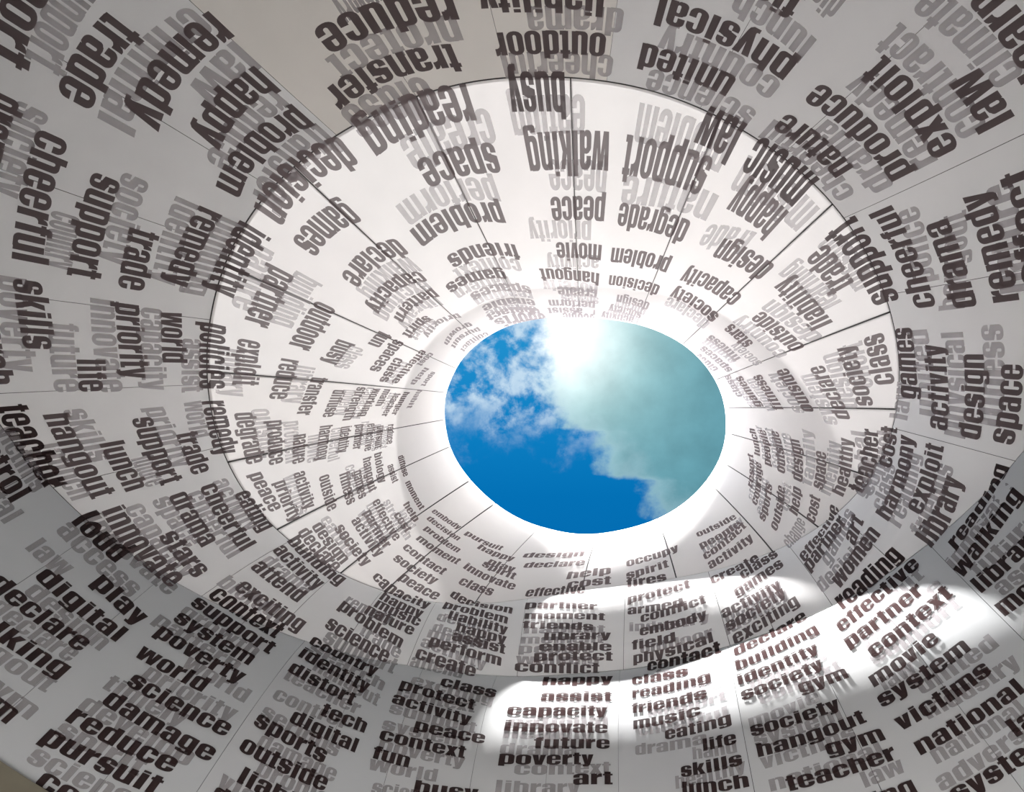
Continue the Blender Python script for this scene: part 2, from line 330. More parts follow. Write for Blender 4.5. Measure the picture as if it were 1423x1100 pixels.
def glyph(ch):
    adv, ops = GL[ch]; vs = []; es = []
    for s, poly in ops:
        b = len(vs); n = len(poly); vs += [Vector(p) for p in poly]; es += [(b+i, b+(i+1) % n) for i in range(n)]
    for y in (-80, 0.5, 165.3, 330.7, 495.2, 660.4):
        b = len(vs); vs += [Vector((-30, y)), Vector((adv+60, y))]; es.append((b, b+1))
    out = delaunay_2d_cdt(vs, es, [], 0, 1e-3)
    V, T = out[0], out[2]; keep = []
    for t in T:
        c = (sum(V[i][0] for i in t)/3, sum(V[i][1] for i in t)/3); on = False
        a = abs((V[t[1]][0]-V[t[0]][0])*(V[t[2]][1]-V[t[0]][1])-(V[t[2]][0]-V[t[0]][0])*(V[t[1]][1]-V[t[0]][1]))
        if a < 4: continue
        for s, poly in ops:
            if inside(c, poly): on = (s == '+')
        if on: keep.append(t)
    used = sorted({i for t in keep for i in t}); mp = {i: k for k, i in enumerate(used)}
    return adv, np.array([(V[i][0], V[i][1]) for i in used]), [tuple(mp[i] for i in t) for t in keep]
G = {ch: glyph(ch) for ch in GL}

# distance walked up the wall from its foot, as a table over (u, v)
TU = np.linspace(0, 1, 361); TV = np.linspace(-.6, 3.3, 700)
_U, _V = np.meshgrid(TU, TV, indexing='ij'); _P = surf(_U.ravel(), _V.ravel()).reshape(361, 700, 3)
TS = np.concatenate([np.zeros((361, 1)), np.cumsum(np.linalg.norm(np.diff(_P, axis=1), axis=2), 1)], 1)
def v_at(u, s):
    f = (u % 1.0)*360; i = np.minimum(f.astype(int), 359); f = (f-i)[:, None]
    row = TS[i]*(1-f)+TS[i+1]*f
    k = np.clip((row < s[:, None]).sum(1)-1, 0, 698); n = np.arange(len(u))
    return TV[k]+(s-row[n, k])/(row[n, k+1]-row[n, k])*(TV[1]-TV[0])

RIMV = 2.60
WORDS = '''support 1 2 0.11733 5.4292 0.2983 0.07236 5.2027 0.3018
trade 1 2 0.10134 6.0707 0.3356 0.07165 5.8200 0.3250
remedy 1 2 0.12430 6.7310 0.3336 0.07690 6.5048 0.3266
support 1 2 0.05483 6.0895 0.2708 0.02037 5.4097 0.2592
cheerful 1 2 0.06004 5.6169 0.2752 0.02185 4.9654 0.2585
happy 1 2 0.12058 7.3955 0.3189 0.08286 7.1945 0.3192
problem 1 2 0.11910 8.0087 0.2990 0.06877 7.4830 0.2940
drama 1 2 0.06427 5.1781 0.3002 0.04221 4.8314 0.2867
reduce 1 2 0.20818 7.2803 0.3189 0.14871 7.4340 0.3216
transfer 1 2 0.20036 7.8874 0.2819 0.13362 8.0577 0.2859
reading 1 1 0.19873 8.3836 0.4750 0.13282 8.5860 0.4730
space 1 1 0.20409 9.1491 0.4277 0.15040 9.3458 0.4212
decision 1 1 0.12266 8.5777 0.4256 0.06822 7.9621 0.4202
liability 1 2 0.27655 6.9614 0.2581 0.21953 7.1871 0.2712
outdoor 1 2 0.27914 7.4194 0.2520 0.22091 7.7205 0.2611
busy 1 2 0.25719 7.9939 0.4892 0.22225 8.1763 0.4893
walking 1 1 0.28752 8.5115 0.5329 0.22634 8.9374 0.5181
support 1 1 0.35817 7.9960 0.5342 0.29893 8.4408 0.5431
law 1 2 0.36607 7.3715 0.4816 0.34228 7.5311 0.4845
united 1 2 0.34748 7.0975 0.2398 0.29761 7.3469 0.2436
physical 1 2 0.36554 6.5408 0.2440 0.30016 6.8342 0.2465
field 1 2 0.35213 6.0714 0.2306 0.32029 6.2181 0.2332
nature 1 2 0.41598 6.4917 0.2287 0.37698 6.9479 0.2335
music 1 2 0.41228 6.8950 0.4780 0.37538 7.3302 0.4851
produce 1 2 0.42978 5.8844 0.2341 0.37843 6.4940 0.2418
exploit 1 2 0.42937 5.4359 0.2489 0.38817 5.8465 0.2557
law 1 2 0.42911 4.9379 0.2640 0.40999 5.1547 0.2698
learn 1 2 0.42217 4.5637 0.2448 0.39394 4.8068 0.2481
digital 1 3 0.93506 2.5372 0.1783 0.90522 2.5155 0.1551
play 1 3 0.92428 2.8982 0.2349 0.90461 2.7715 0.1918
declare 1 3 0.94035 2.1965 0.1410 0.91054 2.2697 0.1333
walking 1 3 0.94309 1.9109 0.1150 0.90869 2.0314 0.1147
problem 1 3 0.93953 1.6204 0.0996 0.90911 1.6488 0.0922
context 1 3 0.89643 3.8941 0.1796 0.86856 3.6232 0.3060
support 1 3 0.89815 3.5006 0.2878 0.86630 3.2765 0.2089
system 1 3 0.89812 3.0907 0.2006 0.86903 2.9929 0.1708
poverty 1 3 0.89906 2.7917 0.1638 0.86774 2.7352 0.1450
world 1 3 0.89824 2.4961 0.1390 0.87511 2.5069 0.1318
science 1 3 0.89402 2.2566 0.1175 0.86160 2.2573 0.1127
damage 1 3 0.89534 2.0535 0.1067 0.86127 2.0551 0.1026
reduce 1 3 0.89928 1.8453 0.0979 0.86802 1.8921 0.0970
pursuit 1 3 0.90035 1.6773 0.0907 0.86821 1.7497 0.0916
control 1 3 0.89331 1.5040 0.0813 0.86053 1.5297 0.0822
exciting 1 2 0.89283 4.1473 0.2004 0.86354 3.9390 0.2039
attend 1 2 0.89622 4.5743 0.2418 0.87191 4.3963 0.2465
activity 1 2 0.89764 5.1210 0.2997 0.87030 4.7799 0.2944
building 1 2 0.89832 5.5473 0.1990 0.86457 5.1628 0.3619
problem 1 2 0.85767 4.6042 0.2345 0.82340 4.1415 0.1795
science 1 2 0.85705 4.1683 0.2053 0.82662 3.8392 0.2003
nature 1 2 0.84683 4.7086 0.2295 0.82090 4.4357 0.1899
music 1 2 0.84474 4.9453 0.2499 0.81984 4.6714 0.2134
happy 1 2 0.84488 5.2348 0.2954 0.82075 4.9098 0.2418
capacity 1 2 0.85588 5.7728 0.1123 0.81973 5.2697 0.2986
problem 1 2 0.81274 5.4122 0.2657 0.77448 4.8719 0.1833
liability 1 2 0.80772 5.0143 0.2439 0.77374 4.6271 0.1640
happy 1 2 0.80114 4.6730 0.1972 0.77357 4.4228 0.1523
assist 1 2 0.80143 4.4564 0.1801 0.77330 4.2411 0.1438
perform 1 2 0.81161 4.2891 0.1821 0.77431 4.0414 0.1380
create 1 2 0.81552 4.0249 0.1746 0.78605 3.8038 0.1889
class 1 3 0.79970 3.5065 0.1761 0.77307 3.3857 0.1539
protect 1 3 0.81659 3.3275 0.1614 0.78146 3.1593 0.1325
activity 1 3 0.81722 3.0905 0.1352 0.78131 2.9478 0.1157
peace 1 3 0.80479 2.8001 0.1085 0.77305 2.7480 0.1033
context 1 3 0.81691 2.6394 0.1026 0.78046 2.5864 0.0966
fun 1 3 0.81725 2.4620 0.0987 0.80258 2.4358 0.0948
busy 1 3 0.79845 2.2483 0.0856 0.77195 2.2518 0.0854
country 1 3 0.85783 3.8173 0.1612 0.82817 3.4623 0.2028
identity 1 3 0.85799 3.4420 0.2137 0.82818 3.1495 0.1593
distort 1 3 0.85750 3.1311 0.1662 0.83118 2.9382 0.1375
tech 1 3 0.84013 2.7380 0.1257 0.82283 2.6705 0.1162
digital 1 3 0.84784 2.5767 0.1200 0.82332 2.4724 0.1072
sports 1 3 0.85682 2.4367 0.1171 0.83207 2.3227 0.1056
outside 1 3 0.85636 2.2096 0.1057 0.82840 2.1313 0.0978
liability 1 3 0.85225 2.0112 0.0948 0.82256 1.9280 0.0889
damage 1 3 0.85578 1.8512 0.0914 0.82825 1.7753 0.0791
partner 1 2 0.76612 5.3059 0.1936 0.72031 5.0615 0.1467
moment 1 2 0.76529 4.9823 0.1605 0.71485 4.8110 0.1346
friends 1 2 0.76555 4.7599 0.1488 0.72183 4.6108 0.1258
library 1 2 0.75260 4.4759 0.1300 0.71065 4.4442 0.1205
enable 1 2 0.75469 4.2924 0.1270 0.70989 4.2512 0.1138
protect 1 2 0.75736 4.1331 0.1255 0.70921 4.1049 0.1101
conflict 1 2 0.76712 3.9749 0.1269 0.71721 3.9151 0.1309
happy 1 3 0.75096 3.6637 0.1736 0.70861 3.6478 0.1680
assist 1 3 0.74985 3.3519 0.1413 0.70874 3.3196 0.1327
capacity 1 3 0.76533 3.1255 0.1270 0.71124 3.1000 0.1183
innovate 1 3 0.76550 2.9153 0.1138 0.71069 2.8820 0.1055
future 1 3 0.74981 2.7256 0.1007 0.70944 2.7175 0.0981
poverty 1 3 0.76521 2.5660 0.0949 0.71869 2.5698 0.0924
art 1 3 0.72915 2.3972 0.0877 0.70805 2.4026 0.0878
protect 1 2 0.70123 5.1859 0.1806 0.66579 5.4622 0.2331
armed 1 2 0.70079 4.9194 0.1603 0.67042 4.9892 0.1769
conflict 1 2 0.69325 4.7408 0.1535 0.65985 4.9497 0.1837
embody 1 2 0.69369 4.4911 0.1410 0.66073 4.6269 0.1599
field 1 2 0.69796 4.2624 0.1289 0.67606 4.3399 0.1374
physical 1 2 0.69732 4.0562 0.1242 0.66013 4.2079 0.1402
contact 1 3 0.69005 3.8784 0.1961 0.65834 3.9693 0.1921
class 1 3 0.69757 3.5992 0.1601 0.67200 3.6463 0.1597
reading 1 3 0.69739 3.3541 0.1345 0.66338 3.4508 0.1424
friends 1 3 0.69730 3.1268 0.1192 0.66547 3.2108 0.1243
music 1 3 0.69664 2.9243 0.1074 0.66825 3.0082 0.1115
eating 1 3 0.68201 2.7953 0.1012 0.65834 2.8353 0.1039
life 1 3 0.66844 2.6371 0.0950 0.65782 2.6370 0.0953
skills 1 3 0.67647 2.4461 0.0875 0.65722 2.4512 0.0876
lunch 1 3 0.67655 2.3106 0.0836 0.65636 2.2797 0.0823
spirit 1 1 0.70237 5.9451 0.1953 0.67507 6.2181 0.1929
fires 1 2 0.70235 5.6941 0.2165 0.67820 5.8411 0.1962
occupy 1 1 0.70206 6.3441 0.2190 0.66594 6.6654 0.2004
class 1 2 0.63992 5.2623 0.2477 0.61924 5.5628 0.3039
create 1 2 0.65457 5.4021 0.2500 0.62789 5.7106 0.2274
games 1 2 0.64586 4.8667 0.1960 0.61993 5.1716 0.2568
activity 1 2 0.65427 4.5354 0.1692 0.62609 4.6908 0.1949
society 1 2 0.65394 4.2892 0.1550 0.62604 4.5053 0.1844
exciting 1 2 0.65270 4.0615 0.1590 0.62300 4.2603 0.1769
declare 1 3 0.65354 3.7741 0.1991 0.62337 3.9969 0.1432
activity 1 1 0.65302 5.9407 0.1778 0.62406 6.2203 0.1518
contact 1 1 0.65351 6.1977 0.1666 0.62261 6.5542 0.1357
people 1 1 0.65296 6.5207 0.1589 0.62419 6.6412 0.1280
outside 1 1 0.65144 6.8910 0.1562 0.62353 6.8515 0.1279
building 1 3 0.65396 3.4954 0.1584 0.62229 3.5954 0.1807
identity 1 3 0.65433 3.2646 0.1357 0.62566 3.2958 0.1434
society 1 3 0.65388 3.0513 0.1201 0.62666 3.0709 0.1256
gym 1 3 0.63638 2.8949 0.1188 0.62108 2.8461 0.1181
society 1 3 0.65320 2.6585 0.1010 0.62755 2.6066 0.0997
hangout 1 3 0.65269 2.4727 0.0945 0.62289 2.4187 0.0933
gym 1 3 0.63552 2.3006 0.0927 0.62052 2.2429 0.0908
teacher 1 3 0.64721 2.1716 0.0872 0.62028 2.0989 0.0847
walking 1 3 0.64579 1.9169 0.0799 0.61996 1.8777 0.0787
reading 1 3 0.61044 3.8006 0.2991 0.58147 4.0951 0.2242
effective 1 3 0.61571 3.4202 0.1918 0.57975 3.7179 0.2661
partner 1 3 0.61655 3.1479 0.1587 0.58470 3.2919 0.1859
context 1 3 0.61150 2.9093 0.1394 0.57864 3.0291 0.1616
movie 1 3 0.61625 2.6466 0.1174 0.59123 2.7064 0.1266
system 1 3 0.61714 2.4607 0.1080 0.58562 2.4862 0.1144
victims 1 3 0.61600 2.2462 0.0984 0.58567 2.2544 0.1022
national 1 3 0.61503 2.0525 0.0905 0.58208 2.0334 0.0927
law 1 3 0.59213 1.8605 0.0899 0.57818 1.8283 0.0900
system 1 3 0.61367 1.7349 0.0794 0.58489 1.7276 0.0814
movie 1 3 0.57230 2.5326 0.1427 0.55078 2.4664 0.1432
library 1 3 0.57239 2.8454 0.1682 0.54847 2.8422 0.1770
trade 1 2 0.04173 6.3088 0.2625 0.01905 5.8631 0.2593
remedy 1 2 0.05876 7.2426 0.2742 0.02396 6.4079 0.2623
identity 1 2 0.06021 7.7466 0.3693 0.02433 6.8912 0.3496
skills 1 2 1.01634 4.8904 0.2372 0.99513 4.6207 0.2322
life 1 2 0.99206 5.0040 0.2239 0.98082 4.8012 0.2219
priority 1 2 1.01346 5.7463 0.2381 0.98512 5.3023 0.2399
world 1 2 1.01235 6.1949 0.2348 0.99120 5.8461 0.2398
policies 1 2 1.00993 6.6105 0.3114 0.97971 6.0653 0.3191
search 1 2 1.00995 4.4306 0.2232 0.98412 4.0925 0.2111
teacher 1 3 0.97801 4.0887 0.1759 0.95241 3.6958 0.3461
hangout 1 2 0.97432 4.3475 0.1844 0.94559 4.0876 0.1959
lunch 1 2 0.96283 4.5776 0.2015 0.94442 4.3922 0.2128
support 1 2 0.96979 5.0635 0.2159 0.94293 4.7488 0.2379
trade 1 2 0.96150 5.3808 0.2349 0.94322 5.1732 0.2603
remedy 1 2 0.97403 5.9793 0.2841 0.94863 5.6571 0.2912
drama 1 2 0.93810 4.7091 0.2217 0.91388 4.4323 0.2362
cheerful 1 2 0.93743 5.1209 0.2472 0.90417 4.7367 0.2779
eating 1 2 0.92940 5.4871 0.2615 0.90804 5.2876 0.3389
stars 1 2 0.92524 4.2164 0.1971 0.90470 4.0164 0.2036
innovate 1 2 0.94107 4.0569 0.1788 0.90688 3.6290 0.3391
loud 1 3 0.94212 3.5375 0.4163 0.92459 3.4324 0.4615
control 1 3 0.97825 3.1443 0.4943 0.95424 2.9878 0.3793
cheerful 1 2 0.48473 5.4946 0.2308 0.43803 6.1417 0.2196
support 1 2 0.47989 5.9354 0.3118 0.43608 6.5593 0.3804
drama 1 2 0.48666 5.0687 0.2248 0.45153 5.5462 0.2225
remedy 1 2 0.48647 4.6945 0.2262 0.44666 5.1835 0.2291
effect 1 2 0.48175 4.4744 0.2348 0.44468 4.8068 0.2383
games 1 2 0.52396 5.4971 0.2759 0.49281 5.7433 0.2195
activity 1 2 0.53434 4.9194 0.2507 0.50062 5.3216 0.2168
design 1 2 0.53497 4.5024 0.2275 0.50429 4.8632 0.2077
space 1 2 0.53405 4.1680 0.2119 0.50782 4.4616 0.1968
class 1 1 0.51778 5.8910 0.2414 0.49275 6.1147 0.2546
society 1 1 0.52820 6.1180 0.2117 0.49424 6.5000 0.2296
declare 1 1 0.53612 6.3828 0.1904 0.50151 6.9058 0.2085
outside 1 1 0.53245 6.9259 0.1812 0.49682 7.5000 0.1980
fitness 1 1 0.53164 7.4325 0.1590 0.49570 7.9913 0.1685
games 1 1 0.52885 7.8526 0.1431 0.49103 8.4323 0.1553
class 1 1 0.51536 8.3315 0.1565 0.48444 8.7770 0.1750
trade 1 1 0.46457 6.5701 0.3161 0.43924 6.9819 0.3353
liability 1 1 0.47870 6.8344 0.2765 0.44072 7.5874 0.2970
outside 1 1 0.48627 7.2311 0.2284 0.44920 8.1135 0.2392
stars 1 1 0.46729 8.2476 0.1907 0.44275 8.7651 0.2008
fitness 1 1 0.47445 8.4951 0.1487 0.43920 9.2954 0.1780
spaces 1 1 0.48170 8.6888 0.1596 0.44377 9.5567 0.2123
class 1 1 0.47402 9.1407 0.2364 0.44706 9.8352 0.9776
capacity 1 1 0.43086 8.4938 0.2600 0.37689 9.4030 0.2668
society 1 1 0.43018 9.0339 0.2160 0.37589 9.8263 0.2192
design 1 1 0.43011 7.8292 0.3180 0.39026 8.5513 0.3368
happy 1 1 0.41300 7.4315 0.4378 0.38016 7.8295 0.4712
degrade 1 1 0.36185 8.8802 0.3526 0.30076 9.3774 0.3576
peace 1 1 0.28815 9.4239 0.3712 0.23883 9.7784 0.3662
movie 1 1 0.28824 10.1893 0.2745 0.23815 10.5112 0.2757
hangout 1 1 0.28801 10.7142 0.2186 0.21341 11.1463 0.2103
problem 1 1 0.36038 9.5595 0.2592 0.29887 10.1289 0.2568
decision 1 1 0.36107 10.0828 0.2084 0.30028 10.6261 0.2015
design 1 1 0.35798 10.5366 0.1973 0.31390 10.9042 0.1841
society 1 1 0.35342 10.8956 0.2196 0.30600 11.2653 0.1891
activity 1 1 0.34508 11.2177 0.3144 0.29588 11.6422 0.2724
create 1 1 0.28660 11.0825 0.1910 0.23149 11.4165 0.1917
perform 1 1 0.28521 11.4038 0.1891 0.21405 11.8598 0.1779
assist 1 1 0.26605 11.7600 0.2174 0.20955 12.1427 0.2123
people 1 1 0.28648 11.8401 0.9850 0.23182 12.2175 0.4150
friends 1 1 0.19563 10.7843 0.2463 0.13031 10.8098 0.2352
games 1 1 0.17242 11.3243 0.1931 0.11215 11.1797 0.1801
spaces 1 1 0.19434 11.6303 0.1760 0.12590 11.5989 0.1614
enable 1 1 0.19340 11.9759 0.1808 0.12827 11.9516 0.1487
contact 1 1 0.19610 12.2351 0.2209 0.12602 12.2101 0.1574
sports 1 1 0.20228 12.4231 1.0353 0.12939 12.4460 0.1946
effort 1 1 0.20114 12.7620 0.7051 0.13730 12.8642 0.8799
problem 1 1 0.19438 10.0810 0.3296 0.11985 10.1444 0.3241
declare 1 1 0.10856 10.0802 0.3128 0.06283 9.3034 0.3055
games 1 1 0.10096 9.1529 0.3853 0.06467 8.5210 0.3733
capacity 1 1 0.10383 10.6766 0.2286 0.05345 9.6482 0.2322
pattern 1 1 0.10148 11.0514 0.1767 0.05722 10.2089 0.1781
spirit 1 1 0.07723 11.0330 0.1499 0.04732 10.2512 0.1525
priority 1 1 0.10181 11.7231 0.1071 0.05791 10.8414 0.1118
growth 1 1 0.10431 12.0644 0.1088 0.06258 11.4125 0.1018
pursuit 1 1 0.10776 12.3392 0.1422 0.06456 11.6446 0.1155
contact 1 1 0.11161 12.6653 0.2974 0.06763 12.0122 0.1764
fun 1 1 0.04092 9.7247 0.2053 0.02517 9.2470 0.2041
spaces 1 1 0.03976 9.9954 0.1860 0.00183 8.8622 0.1750
class 1 1 1.02146 9.6856 0.1614 0.99231 8.8631 0.1451
effective 1 1 1.04155 10.5720 0.1214 0.99243 9.0850 0.1216
cost 1 1 0.04304 10.7971 0.1050 0.02146 10.1206 0.0976
help 1 1 1.02146 10.3165 0.0977 0.99377 9.4896 0.0954
sport 1 1 1.01868 10.4491 0.1019 0.99385 9.7293 0.0930
busy 1 1 0.02115 8.6914 0.2443 0.00092 8.0800 0.2353
outdoor 1 1 0.04097 8.6583 0.3180 0.00697 7.6924 0.3143
partner 1 1 0.04816 8.0733 0.3413 0.01435 7.2144 0.3251
exploit 1 1 1.00572 7.0131 0.2888 0.98189 6.5172 0.2861
reduce 1 1 0.99919 7.4756 0.2515 0.97454 6.8566 0.2410
transfer 1 1 0.98976 7.7472 0.2057 0.96400 7.0398 0.1944
diffuse 1 1 0.98149 7.9236 0.1691 0.96155 7.3801 0.1644
strength 1 1 0.98500 8.3659 0.1436 0.95762 7.6181 0.1403
working 1 1 0.98482 8.6390 0.1232 0.95973 7.9160 0.1214
math 1 1 0.98492 8.8304 0.1141 0.96806 8.3550 0.1105
teacher 1 1 0.98108 8.9545 0.1069 0.95781 8.2820 0.1021
hunger 1 1 0.98335 9.1840 0.1035 0.95824 8.4743 0.0981
habit 1 1 0.98746 9.5497 0.0988 0.96445 8.8939 0.0923
harmony 1 1 0.95566 7.2430 0.1676 0.93323 6.7771 0.1631
identity 1 1 0.95322 7.5294 0.1455 0.93451 7.1360 0.1461
partner 1 1 0.95333 7.7714 0.1302 0.93410 7.3843 0.1301
effective 1 1 0.95260 7.9610 0.1209 0.93059 7.5221 0.1208
pursuit 1 1 0.94955 8.0771 0.1149 0.93051 7.7052 0.1150
reduce 1 1 0.94935 8.2702 0.1079 0.93128 7.9431 0.1077
degrade 1 1 0.96755 6.2748 0.2309 0.94109 5.9558 0.2155
produce 1 1 0.96217 6.5973 0.2048 0.93790 6.1958 0.1938
nature 1 1 0.95213 6.7898 0.1818 0.93515 6.4705 0.1781
priority 1 1 0.92840 6.0721 0.1571 0.90568 5.8300 0.1519
activity 1 1 0.92999 6.3891 0.1613 0.90813 6.1039 0.1563
outside 1 1 0.92306 6.6397 0.1567 0.90103 6.3113 0.1531
fitness 1 1 0.92025 6.9091 0.1493 0.89889 6.5899 0.1479
games 1 1 0.91822 7.1009 0.1388 0.89867 6.7939 0.1390
hangout 1 1 0.92544 7.4067 0.1286 0.89971 7.0060 0.1277
biology 1 1 0.92652 7.6285 0.1187 0.90202 7.2551 0.1182
assist 1 1 0.91285 7.6297 0.1099 0.89773 7.4201 0.1101
diffuse 1 1 0.91714 7.9245 0.1026 0.89818 7.6667 0.1027
peace 1 1 0.93621 5.8810 0.1652 0.91476 5.7518 0.1632
declare 1 1 0.89945 5.7885 0.1411 0.87173 5.5275 0.2019
design 1 1 0.89835 5.9801 0.1435 0.87216 5.7348 0.1475
society 1 1 0.89088 6.1568 0.1427 0.86337 5.8710 0.1447
activity 1 1 0.88950 6.4183 0.1390 0.86290 6.1056 0.1398
partner 1 1 0.88978 6.6432 0.1342 0.86403 6.3002 0.1348
effective 1 1 0.89300 6.9071 0.1277 0.86416 6.5095 0.1285
cost 1 1 0.87799 6.9220 0.1202 0.86420 6.7547 0.1203
help 1 1 0.88048 7.1984 0.1121 0.86652 7.0228 0.1125
moment 1 1 0.89356 7.5905 0.1047 0.87090 7.2988 0.1047
society 1 1 0.85638 6.2025 0.1276 0.82686 5.9960 0.1374
contact 1 1 0.85811 6.4711 0.1201 0.82762 6.2380 0.1321
moment 1 1 0.85744 6.7399 0.1125 0.82606 6.5495 0.1272
problem 1 1 0.85959 6.9991 0.1013 0.83233 6.8231 0.1138
decision 1 1 0.86385 7.2186 0.0977 0.83913 7.1022 0.1062
embody 1 1 0.86580 7.4101 0.0999 0.84543 7.3654 0.1078
peace 1 1 0.84539 5.9108 0.1375 0.81863 5.6790 0.1510
class 1 1 0.81495 6.1080 0.1497 0.78992 5.8223 0.1646
innovate 1 1 0.82091 6.5002 0.1347 0.77752 5.9347 0.1541
decision 1 2 0.81344 5.8048 0.1184 0.77303 5.1530 0.2071
effective 1 2 0.76803 5.7272 0.1752 0.72930 5.5979 0.2289
cost 1 1 0.74156 5.8045 0.1946 0.71267 5.8318 0.2037
help 1 1 0.74395 6.0941 0.2017 0.71298 6.1427 0.2177
declare 1 1 0.78075 6.5990 0.1548 0.73369 6.5347 0.2179
design 1 1 0.78739 6.9581 0.1532 0.73687 6.9480 0.2443
happy 1 1 0.82521 7.0860 0.1224 0.79283 6.8135 0.1417
play 1 1 0.80945 6.7192 0.1307 0.78586 6.4556 0.1459
spirit 1 1 0.81143 6.6353 0.1313 0.78185 6.2393 0.1483
pursuit 1 1 0.84011 7.3306 0.1095 0.80910 7.1572 0.1303
sports 1 1 0.61296 6.4449 0.1521 0.59106 6.9772 0.1434
outside 1 1 0.61199 6.1566 0.1566 0.58831 6.7611 0.1479
help 1 1 0.59833 6.1995 0.1581 0.58394 6.5389 0.1570
cost 1 1 0.59609 5.9244 0.1649 0.58345 6.1968 0.1606
effective 1 2 0.61148 5.0049 0.2777 0.58302 5.8875 0.1485
partner 1 2 0.61223 4.7312 0.2493 0.58566 5.3435 0.3718
space 1 1 0.57883 6.2724 0.1633 0.55784 6.5671 0.1624
healthy 1 1 0.57716 5.9686 0.1596 0.54707 6.2840 0.1618
teacher 1 2 0.57173 5.7015 0.2645 0.54046 5.9974 0.1705
cost 1 2 0.55595 5.4678 0.3570 0.53809 5.7168 0.2127
design 1 1 0.58004 6.6148 0.1686 0.55387 7.0477 0.1668
outside 1 1 0.57986 6.9519 0.1654 0.55067 7.4591 0.1418
people 1 1 0.57923 7.2675 0.1369 0.55148 7.7126 0.1305
lunch 1 1 0.57501 7.5861 0.1229 0.55202 7.9503 0.1336
courage 1 1 0.60875 6.8381 0.1430 0.58017 7.4768 0.1381
resort 1 1 0.60075 7.2291 0.1310 0.57621 7.7480 0.1304
harmony 1 2 0.57519 4.7156 0.2856 0.54030 5.3330 0.2657
exploit 1 2 0.56682 4.4274 0.2523 0.54053 4.8421 0.2348
library 1 2 0.57373 3.8867 0.3086 0.54994 4.3477 0.2250
art 1 2 0.59109 4.7276 0.2972 0.58098 5.0614 0.3479
women 1 2 0.60652 4.1876 0.2249 0.58063 4.6119 0.2836
walking 1 3 0.57307 3.1253 0.1926 0.54431 3.4268 0.2588
reading 1 3 0.56873 3.5118 0.2519 0.54091 4.0690 0.1254
support 0 2 0.10649 5.6646 0.3031 0.07617 5.5255 0.3077
criminal 0 2 0.12059 6.5776 0.3241 0.07047 6.1982 0.3118
law 0 2 0.12284 7.0803 0.3198 0.09675 7.0137 0.3181
society 0 2 0.06475 5.4558 0.2855 0.03926 4.9818 0.2700
society 0 2 0.05881 6.4172 0.2681 0.02718 5.8230 0.2587
identity 0 2 0.05867 6.9748 0.2655 0.02371 6.2737 0.2568
reduce 0 2 0.11841 7.6582 0.3002 0.07661 7.3701 0.3003
transfer 0 2 0.12035 8.2911 0.3951 0.07178 7.9466 0.4018
library 0 2 0.18100 6.9617 0.3199 0.16236 7.1816 0.3297
protect 0 2 0.20663 7.5454 0.2905 0.14498 7.7673 0.2963
class 0 2 0.17907 8.2841 0.4452 0.13194 8.3466 0.4421
create 0 1 0.20738 8.6708 0.4635 0.14819 8.9993 0.4782
perform 0 1 0.19658 9.6928 0.3555 0.12303 9.7466 0.3534
drama 0 2 0.28611 7.1068 0.2428 0.23970 7.3644 0.2518
cheerful 0 2 0.28432 7.6211 0.2408 0.22188 7.9471 0.2506
eating 0 1 0.26946 8.1903 0.4940 0.22039 8.4854 0.4967
peace 0 1 0.28734 8.9210 0.4395 0.24060 9.2194 0.4369
problem 0 1 0.36404 7.6019 0.4873 0.30354 7.9807 0.4912
nature 0 1 0.37173 8.2789 0.4080 0.30111 8.9810 0.4228
science 0 2 0.36554 7.1981 0.2216 0.30502 7.5598 0.2374
country 0 2 0.36588 6.8039 0.2297 0.30548 7.0779 0.2365
lunch 0 2 0.36610 6.2799 0.2363 0.32952 6.3635 0.2340
digital 0 2 0.36496 5.8005 0.2574 0.34166 5.8250 0.2543
climate 0 2 0.41927 4.8060 0.2502 0.38361 5.2105 0.2597
contract 0 2 0.42769 5.1683 0.2502 0.38394 5.5972 0.2593
remedy 0 2 0.43009 5.6381 0.2358 0.38713 6.0608 0.2408
drama 0 2 0.43095 6.0938 0.2220 0.39176 6.6012 0.2279
cheerful 0 2 0.42658 6.5251 0.2183 0.37398 7.1066 0.2232
access 0 3 0.94238 3.1855 0.3707 0.91317 3.0426 0.2710
law 0 3 0.94293 2.6981 0.2291 0.93099 2.7187 0.2218
innovate 0 3 0.94085 3.7817 0.2409 0.90532 3.4395 0.3678
design 0 3 0.93336 2.3620 0.1471 0.90669 2.3685 0.1338
declare 0 3 0.93533 2.0699 0.1201 0.91042 2.1605 0.1197
hangout 0 3 0.94067 1.7933 0.1035 0.90855 1.9105 0.1042
gym 0 3 0.92434 1.7050 0.0930 0.90615 1.7310 0.0925
world 0 3 0.88538 2.6469 0.1373 0.86272 2.5838 0.1264
priority 0 3 0.89239 2.3730 0.1205 0.86276 2.3831 0.1164
timely 0 3 0.89859 2.1433 0.1101 0.87362 2.1823 0.1085
develop 0 3 0.89929 1.9432 0.0992 0.86541 1.9741 0.0969
spirit 0 3 0.89901 1.7482 0.0912 0.87462 1.7975 0.0914
science 0 3 0.89917 1.5689 0.0833 0.86728 1.6454 0.0851
teacher 0 3 0.85750 3.0132 0.1468 0.82794 2.8479 0.1264
control 0 3 0.85656 2.7377 0.1266 0.83073 2.6668 0.1172
serious 0 3 0.85658 2.5265 0.1172 0.82889 2.4001 0.1045
damage 0 3 0.85260 2.2830 0.1047 0.82673 2.2098 0.0961
search 0 3 0.85614 3.6084 0.2389 0.82255 3.2379 0.1609
hangout 0 3 0.85077 3.2901 0.1790 0.82230 3.0051 0.1394
support 0 3 0.85444 3.9461 0.1844 0.82175 3.5968 0.2941
trade 0 2 0.84344 4.2443 0.1921 0.82233 3.9526 0.1715
